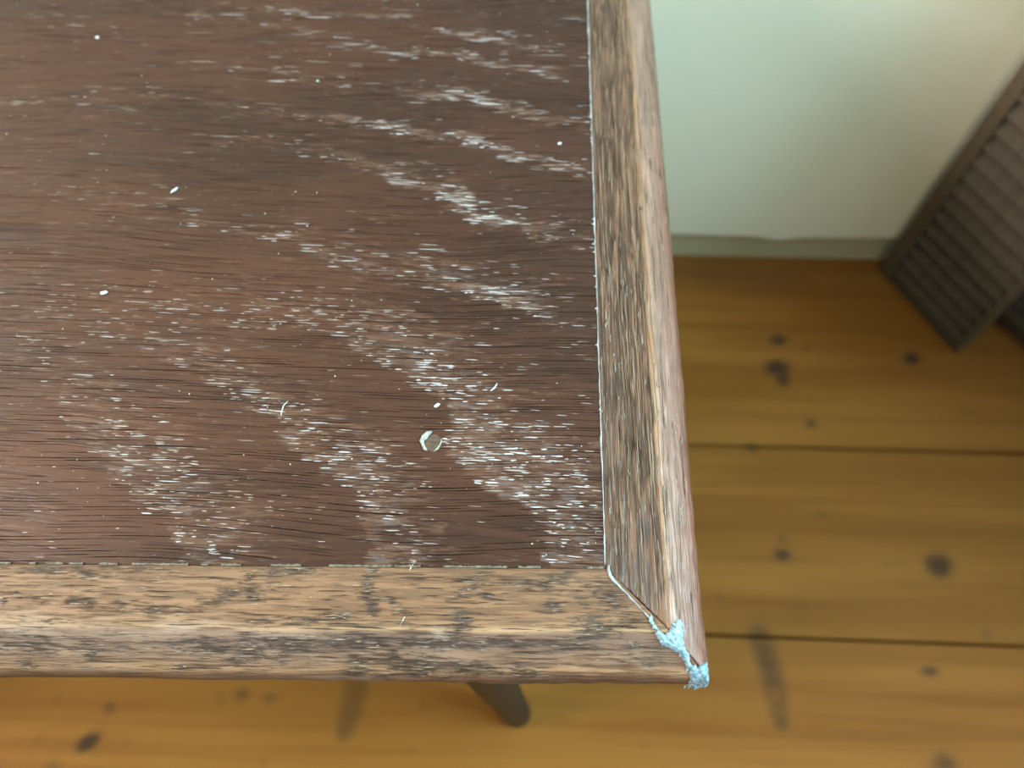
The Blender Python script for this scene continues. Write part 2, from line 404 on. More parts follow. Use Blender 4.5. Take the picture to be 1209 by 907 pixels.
for i, (yb, ya) in enumerate(zip(edges[:-1], edges[1:])):
    gap = 0.0011
    ya2, yb2 = ya + gap, yb - gap
    if i < 3:
        xs = np.concatenate([[X0], np.arange(-0.56, 0.60, 0.0035), [X1]])
        lo, hi = (ya2, yb2)
        ys = np.arange(lo + 0.0015, hi - 0.0015, 0.0035)
        ys = np.concatenate([[lo, lo + 0.0006], ys, [hi - 0.0006, hi]])
    else:
        xs = np.array([X0, -0.5, 0.5, X1]); ys = np.array([ya2, ya2 + 0.0008, yb2 - 0.0008, yb2])
    XX, YY = np.meshgrid(xs, ys)
    ZZ = np.zeros_like(XX); ZZ[0] = ZZ[-1] = -0.0009
    P = np.stack([XX, YY, ZZ], -1)
    lowrow = P[:1].copy(); lowrow[..., 2] = -0.022
    hirow = P[-1:].copy(); hirow[..., 2] = -0.022
    P = np.concatenate([lowrow, P, hirow], 0)
    me = grid_mesh('floorboard', P)
    k, g = floor_attrs(P[..., 0].ravel(), P[..., 1].ravel())
    set_attr(me, 'knot', k); set_attr(me, 'wall_shade', g)
    link('floorboard', me, M_FLOOR, floor)

# walls: the back wall's painted boarding stops short of the floor over a recessed baseboard
def back_wall():
    BASE_H = 0.041
    xs = np.concatenate([np.linspace(X0, 0.0, 6), np.arange(0.01, 0.62, 0.006), np.linspace(0.7, X1, 3)])
    bot = []
    notch = to_room(on_plane(905, 282, 0.04))[0]
    for x in xs:
        b = BASE_H + 0.0012 * math.sin(x * 23) + 0.0010 * (value_noise(np.array([x * 40 + 30.]), np.array([3.3]), 5)[0] - .5)
        b -= 0.0055 * math.exp(-((x - notch - 0.012) / 0.016) ** 2)
        if x < notch: b += 0.0012
        bot.append(b)
    V = []; Fc = []
    for x, b in zip(xs, bot):
        V += [(x, WALL_Y - 0.005, ZC), (x, WALL_Y - 0.005, b + 0.003), (x, WALL_Y - 0.002, b), (x, WALL_Y + 0.1, b), (x, WALL_Y + 0.1, ZC)]
    n = 5
    for i in range(len(xs) - 1):
        for k in range(n):
            Fc.append((i * n + k, (i + 1) * n + k, (i + 1) * n + (k + 1) % n, i * n + (k + 1) % n)[::-1])
    Fc.append(tuple(range(n))); Fc.append(tuple(range((len(xs) - 1) * n, len(xs) * n))[::-1])
    return mesh('wall_back', V, Fc)
struct('wall_back', back_wall(), M_WALL)
struct('baseboard_back', box_mesh('baseboard_back', X0, X1, WALL_Y + 0.0005, WALL_Y + 0.018, -0.02, 0.0385, 0.001), M_BASE)
struct('ceiling', box_mesh('ceiling', X0 - 0.1, X1 + 0.1, Y0 - 0.1, WALL_Y + 0.1, ZC, ZC + 0.1), M_CEIL)
def add_box(bm, x0, x1, y0, y1, z0, z1):
    q = bmesh.ops.create_cube(bm, size=1.0)
    for v in q['verts']:
        v.co = Vector(((x0 + x1) / 2 + v.co.x * (x1 - x0), (y0 + y1) / 2 + v.co.y * (y1 - y0), (z0 + z1) / 2 + v.co.z * (z1 - z0)))
def wall_with_window(name, n, axis, c0, c1, a0, a1, w):
    def bx(bm, u0, u1, p0, p1, z0, z1):
        add_box(bm, u0, u1, p0, p1, z0, z1) if axis == 'x' else add_box(bm, p0, p1, u0, u1, z0, z1)
    bm = bmesh.new()
    bx(bm, c0, c1, a0, w[0], 0, ZC); bx(bm, c0, c1, w[1], a1, 0, ZC); bx(bm, c0, c1, w[0], w[1], 0, w[2]); bx(bm, c0, c1, w[0], w[1], w[3], ZC)
    me = bpy.data.meshes.new(name); bm.to_mesh(me); bm.free(); struct(name, me, M_WALL2)
    bm = bmesh.new(); m0, m1 = (c0 * 2 + c1) / 3, (c0 + c1 * 2) / 3; f = 0.035; zm = (w[2] + w[3]) / 2
    for q in ((w[0], w[0] + f, w[2], w[3]), (w[1] - f, w[1], w[2], w[3]), (w[0] + f, w[1] - f, w[2], w[2] + f), (w[0] + f, w[1] - f, w[3] - f, w[3]), (w[0] + f, w[1] - f, zm - 0.015, zm + 0.015)):
        bx(bm, m0, m1, *q)
    me = bpy.data.meshes.new('window_%d' % n); bm.to_mesh(me); bm.free(); struct('window_%d' % n, me, M_FRAME)
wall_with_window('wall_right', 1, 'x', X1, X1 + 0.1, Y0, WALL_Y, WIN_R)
wall_with_window('wall_left', 2, 'x', X0 - 0.1, X0, Y0, WALL_Y, FILL_WIN_L)  # this window is added as an opening for the left fill light
wall_with_window('wall_front', 3, 'y', Y0 - 0.1, Y0, X0 - 0.1, X1 + 0.1, FILL_WIN_F)  # window added only for the fill from behind

# ------------------------------------------------------------------ table
table = empty('side_table', (0, 0, 0))
tag(table, 'worn dark oak side table with lighter mitred edging and pale blue filler at its corner', 'table')
def skew(P):
    P = P.copy(); P[..., 1] += SKEW * P[..., 0]; return P

# panel ------------------------------------------------
def PP(pts): return [(on_plane(a, b, TABLE_H)[:2], w) for a, b, w in pts]
# sharp lower-left edge of each band of open grain (photo pixel, strength) and how far it fades to the upper right
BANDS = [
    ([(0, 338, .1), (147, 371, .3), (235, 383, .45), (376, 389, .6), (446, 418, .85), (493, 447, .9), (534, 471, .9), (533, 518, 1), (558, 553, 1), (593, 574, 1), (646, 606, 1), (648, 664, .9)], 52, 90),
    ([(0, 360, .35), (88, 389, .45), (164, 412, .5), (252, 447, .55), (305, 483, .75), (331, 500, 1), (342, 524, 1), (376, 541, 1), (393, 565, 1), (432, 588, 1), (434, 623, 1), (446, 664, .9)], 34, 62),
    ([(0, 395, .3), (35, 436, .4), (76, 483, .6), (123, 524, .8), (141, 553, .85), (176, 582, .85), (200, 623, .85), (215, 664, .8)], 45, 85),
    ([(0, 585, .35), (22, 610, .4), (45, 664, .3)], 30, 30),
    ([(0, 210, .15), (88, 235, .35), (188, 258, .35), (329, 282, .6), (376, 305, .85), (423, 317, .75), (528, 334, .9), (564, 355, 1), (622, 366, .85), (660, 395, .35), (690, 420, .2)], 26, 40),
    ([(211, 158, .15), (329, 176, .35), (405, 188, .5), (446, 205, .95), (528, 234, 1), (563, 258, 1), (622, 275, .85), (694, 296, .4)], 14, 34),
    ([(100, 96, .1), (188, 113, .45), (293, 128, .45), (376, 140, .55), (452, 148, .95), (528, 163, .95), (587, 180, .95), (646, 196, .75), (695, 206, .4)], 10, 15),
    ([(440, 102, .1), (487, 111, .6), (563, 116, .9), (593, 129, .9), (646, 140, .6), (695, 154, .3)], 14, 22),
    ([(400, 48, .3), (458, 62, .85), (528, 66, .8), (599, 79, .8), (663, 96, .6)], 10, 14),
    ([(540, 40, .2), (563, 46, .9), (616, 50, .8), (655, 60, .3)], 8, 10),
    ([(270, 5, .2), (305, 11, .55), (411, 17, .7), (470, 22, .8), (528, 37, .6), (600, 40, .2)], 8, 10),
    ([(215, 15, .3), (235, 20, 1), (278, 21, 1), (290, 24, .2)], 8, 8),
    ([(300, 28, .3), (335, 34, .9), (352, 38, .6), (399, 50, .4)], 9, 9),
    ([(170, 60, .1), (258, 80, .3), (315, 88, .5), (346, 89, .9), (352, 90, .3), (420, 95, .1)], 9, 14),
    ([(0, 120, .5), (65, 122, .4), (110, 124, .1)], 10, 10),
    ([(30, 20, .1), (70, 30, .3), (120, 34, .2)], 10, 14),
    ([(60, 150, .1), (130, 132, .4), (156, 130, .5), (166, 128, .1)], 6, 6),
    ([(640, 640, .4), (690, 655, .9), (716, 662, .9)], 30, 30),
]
def panel():
    xs = np.concatenate([[-W_IN, -0.5, -0.4, -0.33], np.arange(-0.30, -0.0006, 0.0008), [-0.0008, 0.0]])
    ys = np.concatenate([[0.0], np.arange(0.0008, 0.295, 0.0008), [0.31, 0.35, D_IN]])
    XX, YY = np.meshgrid(xs, ys)
    P = skew(np.stack([XX, YY, np.full_like(XX, TABLE_H - 0.0003)], -1))
    X, Y = P[..., 0], P[..., 1]
    wob = (value_noise(X * 260 + 60, Y * 900 + 11, 21) - 0.5) * 0.005 + (value_noise(X * 90 + 60, Y * 160 + 11, 22) - 0.5) * 0.006
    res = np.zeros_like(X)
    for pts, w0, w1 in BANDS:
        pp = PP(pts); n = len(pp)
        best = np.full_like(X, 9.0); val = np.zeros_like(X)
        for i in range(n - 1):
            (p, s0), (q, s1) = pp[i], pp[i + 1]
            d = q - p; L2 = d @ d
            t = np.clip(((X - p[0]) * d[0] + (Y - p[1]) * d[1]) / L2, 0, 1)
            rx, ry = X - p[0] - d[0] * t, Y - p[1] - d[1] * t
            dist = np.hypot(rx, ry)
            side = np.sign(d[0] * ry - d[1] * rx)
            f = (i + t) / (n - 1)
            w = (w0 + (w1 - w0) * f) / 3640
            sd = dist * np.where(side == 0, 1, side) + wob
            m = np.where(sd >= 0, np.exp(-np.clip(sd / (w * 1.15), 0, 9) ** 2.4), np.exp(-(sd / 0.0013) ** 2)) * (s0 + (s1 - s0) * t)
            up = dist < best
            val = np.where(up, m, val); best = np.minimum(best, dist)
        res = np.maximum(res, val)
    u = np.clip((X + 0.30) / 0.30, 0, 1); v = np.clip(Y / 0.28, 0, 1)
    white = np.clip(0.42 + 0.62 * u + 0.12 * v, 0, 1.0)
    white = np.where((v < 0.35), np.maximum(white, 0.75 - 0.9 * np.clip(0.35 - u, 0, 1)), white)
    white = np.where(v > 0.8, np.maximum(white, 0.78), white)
    red_sheen = np.clip((u - 0.45) / 0.5, 0, 1) * 0.75 * (0.6 + 0.4 * v) + 0.45 * np.clip((v - 0.5) / 0.5, 0, 1)  # redder stain toward the side; far half adds a painted purplish sheen
    red_sheen = np.clip(red_sheen - 0.35 * np.clip(value_noise(X * 22 + 70, Y * 30 + 40, 31) - 0.35, 0, 1), 0, 1)
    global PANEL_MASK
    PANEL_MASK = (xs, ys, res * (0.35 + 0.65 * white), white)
    pw = on_plane(40, 560, TABLE_H)
    warm = np.exp(-((X - pw[0]) / 0.075) ** 2 - ((Y - pw[1]) / 0.05) ** 2) * (0.3 + 0.6 * value_noise(X * 30 + 50, Y * 90 + 50, 33))
    n, m = P.shape[:2]
    me = grid_mesh('panel', P)
    # sides and underside
    bm = bmesh.new(); bm.from_mesh(me)
    be = [e for e in bm.edges if e.is_boundary]
    r = bmesh.ops.extrude_edge_only(bm, edges=be)
    nv = [g for g in r['geom'] if isinstance(g, bmesh.types.BMVert)]
    for vv in nv: vv.co.z -= 0.020
    ne = [g for g in r['geom'] if isinstance(g, bmesh.types.BMEdge)]
    bmesh.ops.holes_fill(bm, edges=ne)
    bm.to_mesh(me); bm.free()
    nn = len(me.vertices); pad = nn - n * m
    z = np.zeros(pad)
    set_attr(me, 'residue', np.concatenate([res.ravel(), z])); set_attr(me, 'white', np.concatenate([white.ravel(), z])); set_attr(me, 'red_sheen', np.concatenate([red_sheen.ravel(), z])); set_attr(me, 'warm', np.concatenate([np.clip(warm, 0, 1).ravel(), z]))
    return link('panel', me, M_PANEL, table)
panel_obj = panel()

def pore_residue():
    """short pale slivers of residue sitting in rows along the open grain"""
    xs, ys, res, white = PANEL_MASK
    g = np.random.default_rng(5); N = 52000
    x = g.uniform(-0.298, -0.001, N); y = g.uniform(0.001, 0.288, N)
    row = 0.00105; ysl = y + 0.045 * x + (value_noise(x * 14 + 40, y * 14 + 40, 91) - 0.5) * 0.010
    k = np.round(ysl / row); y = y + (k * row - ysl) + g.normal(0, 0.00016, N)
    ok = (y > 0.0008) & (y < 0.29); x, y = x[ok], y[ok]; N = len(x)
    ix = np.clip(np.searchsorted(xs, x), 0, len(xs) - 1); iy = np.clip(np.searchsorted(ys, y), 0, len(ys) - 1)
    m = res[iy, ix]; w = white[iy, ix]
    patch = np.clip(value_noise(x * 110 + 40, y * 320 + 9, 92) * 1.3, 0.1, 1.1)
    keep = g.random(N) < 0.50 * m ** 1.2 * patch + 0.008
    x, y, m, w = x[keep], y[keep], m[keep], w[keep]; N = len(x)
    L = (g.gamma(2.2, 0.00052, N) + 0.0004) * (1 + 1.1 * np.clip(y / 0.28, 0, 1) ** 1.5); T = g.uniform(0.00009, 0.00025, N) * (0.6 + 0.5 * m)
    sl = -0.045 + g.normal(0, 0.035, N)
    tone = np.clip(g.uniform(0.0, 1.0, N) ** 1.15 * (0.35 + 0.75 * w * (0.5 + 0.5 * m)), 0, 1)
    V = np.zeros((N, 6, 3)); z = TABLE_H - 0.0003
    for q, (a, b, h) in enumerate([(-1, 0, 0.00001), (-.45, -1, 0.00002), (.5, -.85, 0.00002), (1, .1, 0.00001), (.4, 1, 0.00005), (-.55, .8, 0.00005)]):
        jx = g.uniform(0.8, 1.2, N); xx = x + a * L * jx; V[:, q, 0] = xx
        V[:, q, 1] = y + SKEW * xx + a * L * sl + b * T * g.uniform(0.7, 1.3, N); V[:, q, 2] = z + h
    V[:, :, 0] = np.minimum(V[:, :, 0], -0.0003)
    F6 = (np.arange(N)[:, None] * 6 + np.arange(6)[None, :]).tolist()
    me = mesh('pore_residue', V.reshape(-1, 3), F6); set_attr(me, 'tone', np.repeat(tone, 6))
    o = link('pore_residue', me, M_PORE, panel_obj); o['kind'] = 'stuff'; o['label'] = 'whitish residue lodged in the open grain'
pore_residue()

def grain_strips(name, parent, mat, paths, label):
    """fine open grain lines as narrow slivers lying on a surface; paths: list of (points, half width)"""
    V = []; Fc = []
    for pts, hw in paths:
        n = len(pts); o0 = len(V)
        for i, p in enumerate(pts):
            a = pts[max(i - 1, 0)]; b = pts[min(i + 1, n - 1)]
            dx, dy = b[0] - a[0], b[1] - a[1]; L = math.hypot(dx, dy) or 1.0
            w = hw * (0.25 if i in (0, n - 1) else random.uniform(0.7, 1.2))
            V.append((p[0] - dy / L * w, p[1] + dx / L * w, p[2])); V.append((p[0] + dy / L * w, p[1] - dx / L * w, p[2]))
        for i in range(n - 1): Fc.append((o0 + 2 * i, o0 + 2 * i + 1, o0 + 2 * i + 3, o0 + 2 * i + 2))
    o = link(name, mesh(name, V, Fc), mat, parent); o['kind'] = 'stuff'; o['label'] = label
    return o
def panel_pores():
    paths = []; row = 0.00105
    for _ in range(2600):
        x = random.uniform(-0.30, -0.004); y = random.uniform(0.001, 0.285)
        v = y / 0.28; u = (x + 0.3) / 0.3
        if random.random() > (0.95 if v < 0.55 else 0.40): continue
        L = random.uniform(0.006, 0.034) * (1.0 if v < 0.5 else 0.7); n = max(4, int(L / 0.0025)); pts = []
        f = lambda a, b: b + 0.045 * a + (float(value_noise(np.array([a * 14 + 40]), np.array([b * 14 + 40]), 91)[0]) - 0.5) * 0.010
        tgt = (round(f(x, y) / row - 0.5) + 0.5) * row + random.uniform(-.0001, .0001)
        yy = y
        for i in range(n):
            xx = min(x + L * i / (n - 1), -0.0004)
            for _k in range(3): yy -= f(xx, yy) - tgt
            pts.append((xx, yy + SKEW * xx, TABLE_H - 0.00028))
        if min(p[1] for p in pts) < -0.002 or pts[-1][1] < SKEW * pts[-1][0] + 0.0006 or pts[0][1] < SKEW * pts[0][0] + 0.0006: continue
        paths.append((pts, random.uniform(0.00006, 0.00013)))
    grain_strips('open_pores', panel_obj, M_PORE_DARK, paths, 'thin dark open pores running along the grain')
panel_pores()

# edging ------------------------------------------------
def blob_attr(X, Y, blobs):
    a = np.zeros_like(X)
    for px, py, rx, ry, s, an in blobs:
        p = surf(px, py); ca, sa = math.cos(an), math.sin(an)
        dx, dy = X - p[0], Y - p[1]
        r = np.hypot((dx * ca + dy * sa) / (rx / 3640), (-dx * sa + dy * ca) / (ry / 3640))
        a = np.maximum(a, s * np.exp(-r ** 2)) if s > 0 else a + s * np.exp(-r ** 2)
    return a
DIRT_F = [(60, 672, 50, 6, .8, 0), (105, 678, 18, 6, .9, 0), (20, 690, 0.1, 1, 0, 0), (160, 671, 45, 6, .7, 0), (30, 704, 30, 4, .45, -.1), (5, 709, 5, 4, .8, 0), (90, 710, 22, 7, .85, -.15),
          (105, 713, 9, 7, .9, 0), (150, 718, 40, 5, .6, -.05), (190, 720, 22, 6, .8, 0), (245, 712, 22, 5, .6, .35), (270, 703, 25, 9, .8, .35), (297, 700, 10, 12, .85, .3), (290, 686, 16, 5, .6, .4),
          (330, 693, 30, 10, .45, 0), (340, 675, 40, 6, .75, 0), (365, 672, 20, 5, .8, 0), (400, 728, 22, 6, .9, 0), (360, 732, 40, 6, .6, 0), (310, 735, 40, 5, .5, 0), (60, 734, 45, 4, .4, -.05),
          (440, 675, 14, 10, .7, .6), (433, 692, 10, 14, .8, 0), (440, 718, 10, 14, .95, .2), (434, 703, 12, 10, .8, 0), (462, 709, 8, 5, .8, 0), (475, 722, 10, 4, .6, 0),
          (560, 683, 30, 9, .65, .4), (548, 700, 22, 8, .7, .3), (548, 732, 20, 16, .85, .6), (540, 745, 18, 6, .8, .3), (577, 706, 12, 7, .8, 0), (640, 690, 40, 12, .55, 0), (655, 716, 14, 7, .95, 0),
          (665, 682, 26, 9, .85, .3), (700, 700, 30, 16, .55, 0), (700, 735, 26, 12, .8, 0), (700, 750, 34, 5, 1, .1), (725, 710, 18, 12, .7, 0), (625, 745, 0.1, .1, 0, 0), (740, 735, 20, 10, .5, 0),
          (40, 762, 50, 12, .75, 0), (110, 766, 60, 10, .55, 0), (250, 765, 50, 12, .75, 0), (300, 770, 60, 16, .7, 0), (330, 760, 70, 7, .9, 0), (420, 760, 60, 8, 1, 0), (520, 760, 70, 7, 1, 0), (600, 760, 60, 6, .85, 0),
          (420, 785, 14, 16, .7, 0), (465, 775, 14, 12, .75, 0), (500, 787, 45, 12, .9, .05), (560, 790, 50, 8, .9, -.05), (615, 795, 34, 10, .85, 0), (430, 795, 40, 8, .5, 0), (650, 765, 50, 5, .6, 0), (35, 787, 12, 5, .9, 0), (215, 790, 12, 4, .7, 0), (750, 765, 30, 8, .5, 0), (760, 780, 40, 5, .5, 0)]
PALE_F = [(30, 745, 60, 8, .55, 0), (30, 730, 30, 6, .4, 0), (150, 748, 120, 4, .5, 0), (210, 742, 24, 7, .8, 0), (240, 735, 30, 4, .4, 0), (330, 750, 90, 4, .5, 0), (519, 750, 12, 6, .85, 0), (100, 789, 60, 4, .4, 0), (400, 802, 90, 3, .4, 0)]
DIRT_R = [(762, 35, 2.5, 10, .9, 0), (767, 60, 2, 22, 1, 0), (771, 95, 2.5, 25, .95, 0), (774, 120, 3, 8, .8, 0), (788, 250, 5, 8, .9, 0), (789, 240, 3, 14, .6, 0), (752, 180, 4, 12, .7, 0), (722, 60, 4, 30, .6, 0), (723, 95, 5, 30, .6, 0),
          (757, 247, 3, 4, .9, 0), (716, 170, 6, 30, .4, 0), (733, 290, 8, 40, .55, 0), (717, 330, 4, 40, .4, 0), (735, 590, 3, 4, 1, 0), (808, 580, 4, 8, .6, 0), (765, 620, 5, 30, .6, 0), (790, 670, 6, 30, .5, 0), (727, 640, 6, 30, .5, 0), (791, 370, 3, 12, .5, 0), (812, 545, 3, 20, .5, 0), (745, 700, 8, 14, .5, 0), (780, 700, 5, 40, .55, 0)]
def strip(name, mat, s0, s1, to_world, fine=None, dirt=(), pale=()):
    D = []; Z = []; T = []
    pr = PROFILE
    # densify the profile
    for i in range(len(pr) - 1):
        (d0, z0), (d1, z1) = pr[i], pr[i + 1]
        k = max(1, int(round(math.hypot(d1 - d0, z1 - z0) / 0.0009))) if i < 14 else 1
        for j in range(k):
            f = j / k; D.append(d0 + (d1 - d0) * f); Z.append(z0 + (z1 - z0) * f)
    D.append(pr[-1][0]); Z.append(pr[-1][1])
    D = np.array(D); Z = np.array(Z)
    if fine: S = np.concatenate([np.linspace(s0, fine[0], 8)[:-1] if fine[0] > s0 else [], np.arange(fine[0], fine[1], 0.0008), np.linspace(fine[1], s1, 8)])
    else: S = np.linspace(s0, s1, 12)
    ub = (S - s0) / (s1 - s0)
    SS = S[:, None] + (-D)[None, :] * (1 - ub)[:, None] + D[None, :] * ub[:, None]
    lo = s0 - D + 0.00025; hi = s1 + D - 0.00025
    SS = lo[None, :] + (hi - lo)[None, :] * ub[:, None]
    DD = np.broadcast_to(D, SS.shape); ZZ = np.broadcast_to(Z, SS.shape).copy()
    wear = (value_noise(SS * 190 + 500, DD * 500 + 30, 77) - 0.5) * 0.0006 + (value_noise(SS * 40 + 500, DD * 200 + 30, 78) - 0.5) * 0.0007
    inn = np.clip(DD / 0.0015, 0, 1)
    XY = to_world(SS, DD + wear * inn)
    P = skew(np.stack([XY[0], XY[1], TABLE_H + ZZ + wear * 0.5 * inn], -1))
    me = grid_mesh(name, P)
    # closed underside edge and mitre ends
    nS, nD = SS.shape
    bm = bmesh.new(); bm.from_mesh(me); bm.verts.ensure_lookup_table()
    for i in range(nS - 1):
        bm.faces.new((bm.verts[i * nD], bm.verts[(i + 1) * nD], bm.verts[(i + 1) * nD + nD - 1], bm.verts[i * nD + nD - 1]))
    bm.faces.new([bm.verts[k] for k in range(nD)]); bm.faces.new([bm.verts[(nS - 1) * nD + k] for k in range(nD)])
    bmesh.ops.recalc_face_normals(bm, faces=bm.faces)
    bm.to_mesh(me); bm.free()
    arc = np.minimum(DD / 0.0334, 1.0)
    arc = np.where(ZZ < -0.0165, 1.0, arc)
    set_attr(me, 'across', arc.ravel())
    X, Y = P[..., 0], P[..., 1]
    set_attr(me, 'dirt', blob_attr(X, Y, [b for b in dirt if b[4]]).ravel()); set_attr(me, 'pale', blob_attr(X, Y, pale).ravel())
    set_attr(me, 'along', np.clip((Y - 0.05) / 0.22, 0, 1).ravel())
    o = link(name, me, mat, table, smooth=True)
    return o
front_edging = strip('front_edging', M_FRONT, -W_IN, 0.0, lambda s, d: (s, -d), (-0.215, 0.0), DIRT_F, PALE_F)
front_edging['label'] = 'tan worn front edging with dark stains'
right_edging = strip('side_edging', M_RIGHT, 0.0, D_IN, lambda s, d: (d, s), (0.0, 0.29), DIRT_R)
right_edging['label'] = 'greyish brown side edging with fine lengthwise grain'
strip('back_edging', M_FRONT, 0.0, W_IN, lambda s, d: (-s, D_IN + d))
strip('side_edging', M_RIGHT, 0.0, D_IN, lambda s, d: (-W_IN - d, D_IN - s))

def edging_grain():
    dark = []; pale = []
    for k in range(760):
        d = random.uniform(0.0008, 0.0188) if k < 640 else random.uniform(0.0205, 0.0318)
        y0 = random.uniform(-0.018, 0.285); L = random.uniform(0.003, 0.030); n = max(4, int(L / 0.0022)); pts = []
        ph = random.uniform(0, 6)
        for i in range(n):
            yy = y0 + L * i / (n - 1)
            dd = d + 0.00035 * math.sin(yy * 60 + d * 500) + 0.00012 * math.sin(yy * 300 + ph)
            if yy < -dd + 0.0005: continue
            pts.append((dd, yy + SKEW * dd, TABLE_H + float(prof(dd)) + 0.00042))
        if len(pts) < 3: continue
        (pale if random.random() < 0.42 else dark).append((pts, random.uniform(0.00005, 0.00013)))
    grain_strips('open_grain', right_edging, M_GROOVE, dark, 'fine dark grooves along the edging')
    grain_strips('raised_grain', right_edging, M_RAISED, pale, 'fine pale ridges along the edging')
    dark = []; pale = []
    spots = [b for b in DIRT_F if b[4] > 0.3]
    for k in range(1150):
        if k < 760:
            b = random.choice(spots); c, sn = math.cos(b[5]), math.sin(b[5])
            u, v = random.gauss(0, 0.55) * b[2], random.gauss(0, 0.6) * b[3]
            p = surf(b[0] + u * c + v * sn, b[1] - u * sn + v * c); L = random.uniform(0.0006, 0.0045)
        else:
            p = surf(random.uniform(0, 800), random.uniform(676, 806)); L = random.uniform(0.002, 0.014)
        x0, y0 = p[0], p[1] - SKEW * p[0]
        if y0 > -0.0008 or y0 < -0.0325: continue
        n = max(3, int(L / 0.0016)); pts = []
        for i in range(n):
            xx = x0 - L / 2 + L * i / (n - 1); yy = y0 + 0.0001 * math.sin(xx * 400 + y0 * 900)
            if xx > -yy - 0.0006: continue
            pts.append((xx, yy + SKEW * xx, TABLE_H + float(prof(-yy)) + 0.00042))
        if len(pts) < 3: continue
        (pale if random.random() < 0.24 and L < 0.006 else dark).append((pts, random.uniform(0.00005, 0.00014)))
    grain_strips('open_grain', front_edging, M_GROOVE, dark, 'fine dark flecks along the front edging')
    grain_strips('raised_grain', front_edging, M_RAISED2, pale, 'fine pale flecks along the front edging')
edging_grain()

# legs: dark, tapered, splayed; the foot of one shows past the front edge
foot = on_plane(611, 843, 0); top = on_plane(611 - 31 * 5.3, 843 - 45 * 5.3, TABLE_H - 0.0224)
def leg(fx, fy, tx, ty):
    zs = [0.0, 0.002, 0.008, 0.03, 0.15, 0.30, 0.43, TABLE_H - 0.0224]
    rs = [0.0085, 0.0112, 0.0122, 0.0125, 0.015, 0.018, 0.020, 0.020]
    pts = [(fx + (tx - fx) * z / zs[-1], fy + (ty - fy) * z / zs[-1], z) for z in zs]
    V = []; Fc = []; n = 20
    for p, r in zip(pts, rs):
        for k in range(n): V.append((p[0] + r * math.cos(2 * math.pi * k / n), p[1] + r * math.sin(2 * math.pi * k / n), p[2]))
    for i in range(len(pts) - 1):
        for k in range(n): Fc.append((i * n + k, i * n + (k + 1) % n, (i + 1) * n + (k + 1) % n, (i + 1) * n + k))
    Fc.append(tuple(range(n))[::-1]); Fc.append(tuple(range((len(pts) - 1) * n, len(pts) * n)))
    return link('leg', mesh('leg', V, Fc), M_LEG, table, smooth=True)
leg(foot[0], foot[1], top[0], top[1])
mxx, myy = -W_IN, D_IN
leg(mxx - foot[0], foot[1] - 0.006, mxx - top[0], top[1] - 0.006)
leg(foot[0], myy - foot[1], top[0], myy - top[1])
leg(mxx - foot[0], myy - foot[1] - 0.006, mxx - top[0], myy - top[1] - 0.006)

# residue along the joints --------------------------------
def surf_tube(name, pix, rad, mat, lift=0.0, n=6, flat=0.6, parent=table):
    pts = []
    for a, b in pix:
        p = surf(a, b); pts.append((p[0], p[1], p[2] + lift))
    return link(name, tube_mesh(name, pts, rad, n, flat), mat, parent, smooth=True)
def seam_side():
    V = []; Fc = []
    ys = np.arange(0.0012, D_IN - 0.002, 0.0005)
    for i, y in enumerate(ys):
        a = 0.00012 + 0.00026 * max(0, value_noise(np.array([y * 300 + 10]), np.array([2.5]), 41)[0] - 0.25) * 2
        if random.random() < 0.035: a += random.uniform(0.0006, 0.0014)
        b = 0.00014 + 0.00012 * random.random()
        if y < 0.11 and value_noise(np.array([y * 420 + 10]), np.array([7.5]), 42)[0] < 0.45: a *= 0.4
        z = TABLE_H + 0.00008 + 0.00012 * random.random()
        V += [(-a - 0.0001, y, TABLE_H - 0.00035), (-a * 0.6, y, z), (b * 0.5, y, z), (b, y, TABLE_H - 0.00035)]
    for i in range(len(ys) - 1):
        for k in range(3): Fc.append((i * 4 + k, i * 4 + k + 1, (i + 1) * 4 + k + 1, (i + 1) * 4 + k))
    o = link('joint_residue', mesh('joint_residue', V, Fc), M_CAULK, table, smooth=True)
    o['label'] = 'thin ragged white line along the side joint'
seam_side()
def seam_front():
    V = []; Fc = []
    xs = np.arange(-W_IN + 0.002, -0.0005, 0.0006)
    prev = False; k4 = 0
    for x in xs:
        on = value_noise(np.array([x * 260 + 300]), np.array([2.5]), 51)[0] > 0.40
        if on:
            a = random.uniform(0.0003, 0.0008)
            z = TABLE_H + 0.0001 + 0.00025 * random.random()
            y = SKEW * x
            V += [(x, y - 0.0004, TABLE_H - 0.0005), (x, y - 0.0002, z), (x, y + a * 0.6, z), (x, y + a, TABLE_H - 0.0004)]
            if prev:
                for k in range(3): Fc.append(((k4 - 1) * 4 + k, (k4 - 1) * 4 + k + 1, k4 * 4 + k + 1, k4 * 4 + k)[::-1])
            k4 += 1
        prev = on
    o = link('joint_residue', mesh('joint_residue', V, Fc), M_GREY, table)
    o['label'] = 'crumbly grey filling along the front joint'
seam_front()
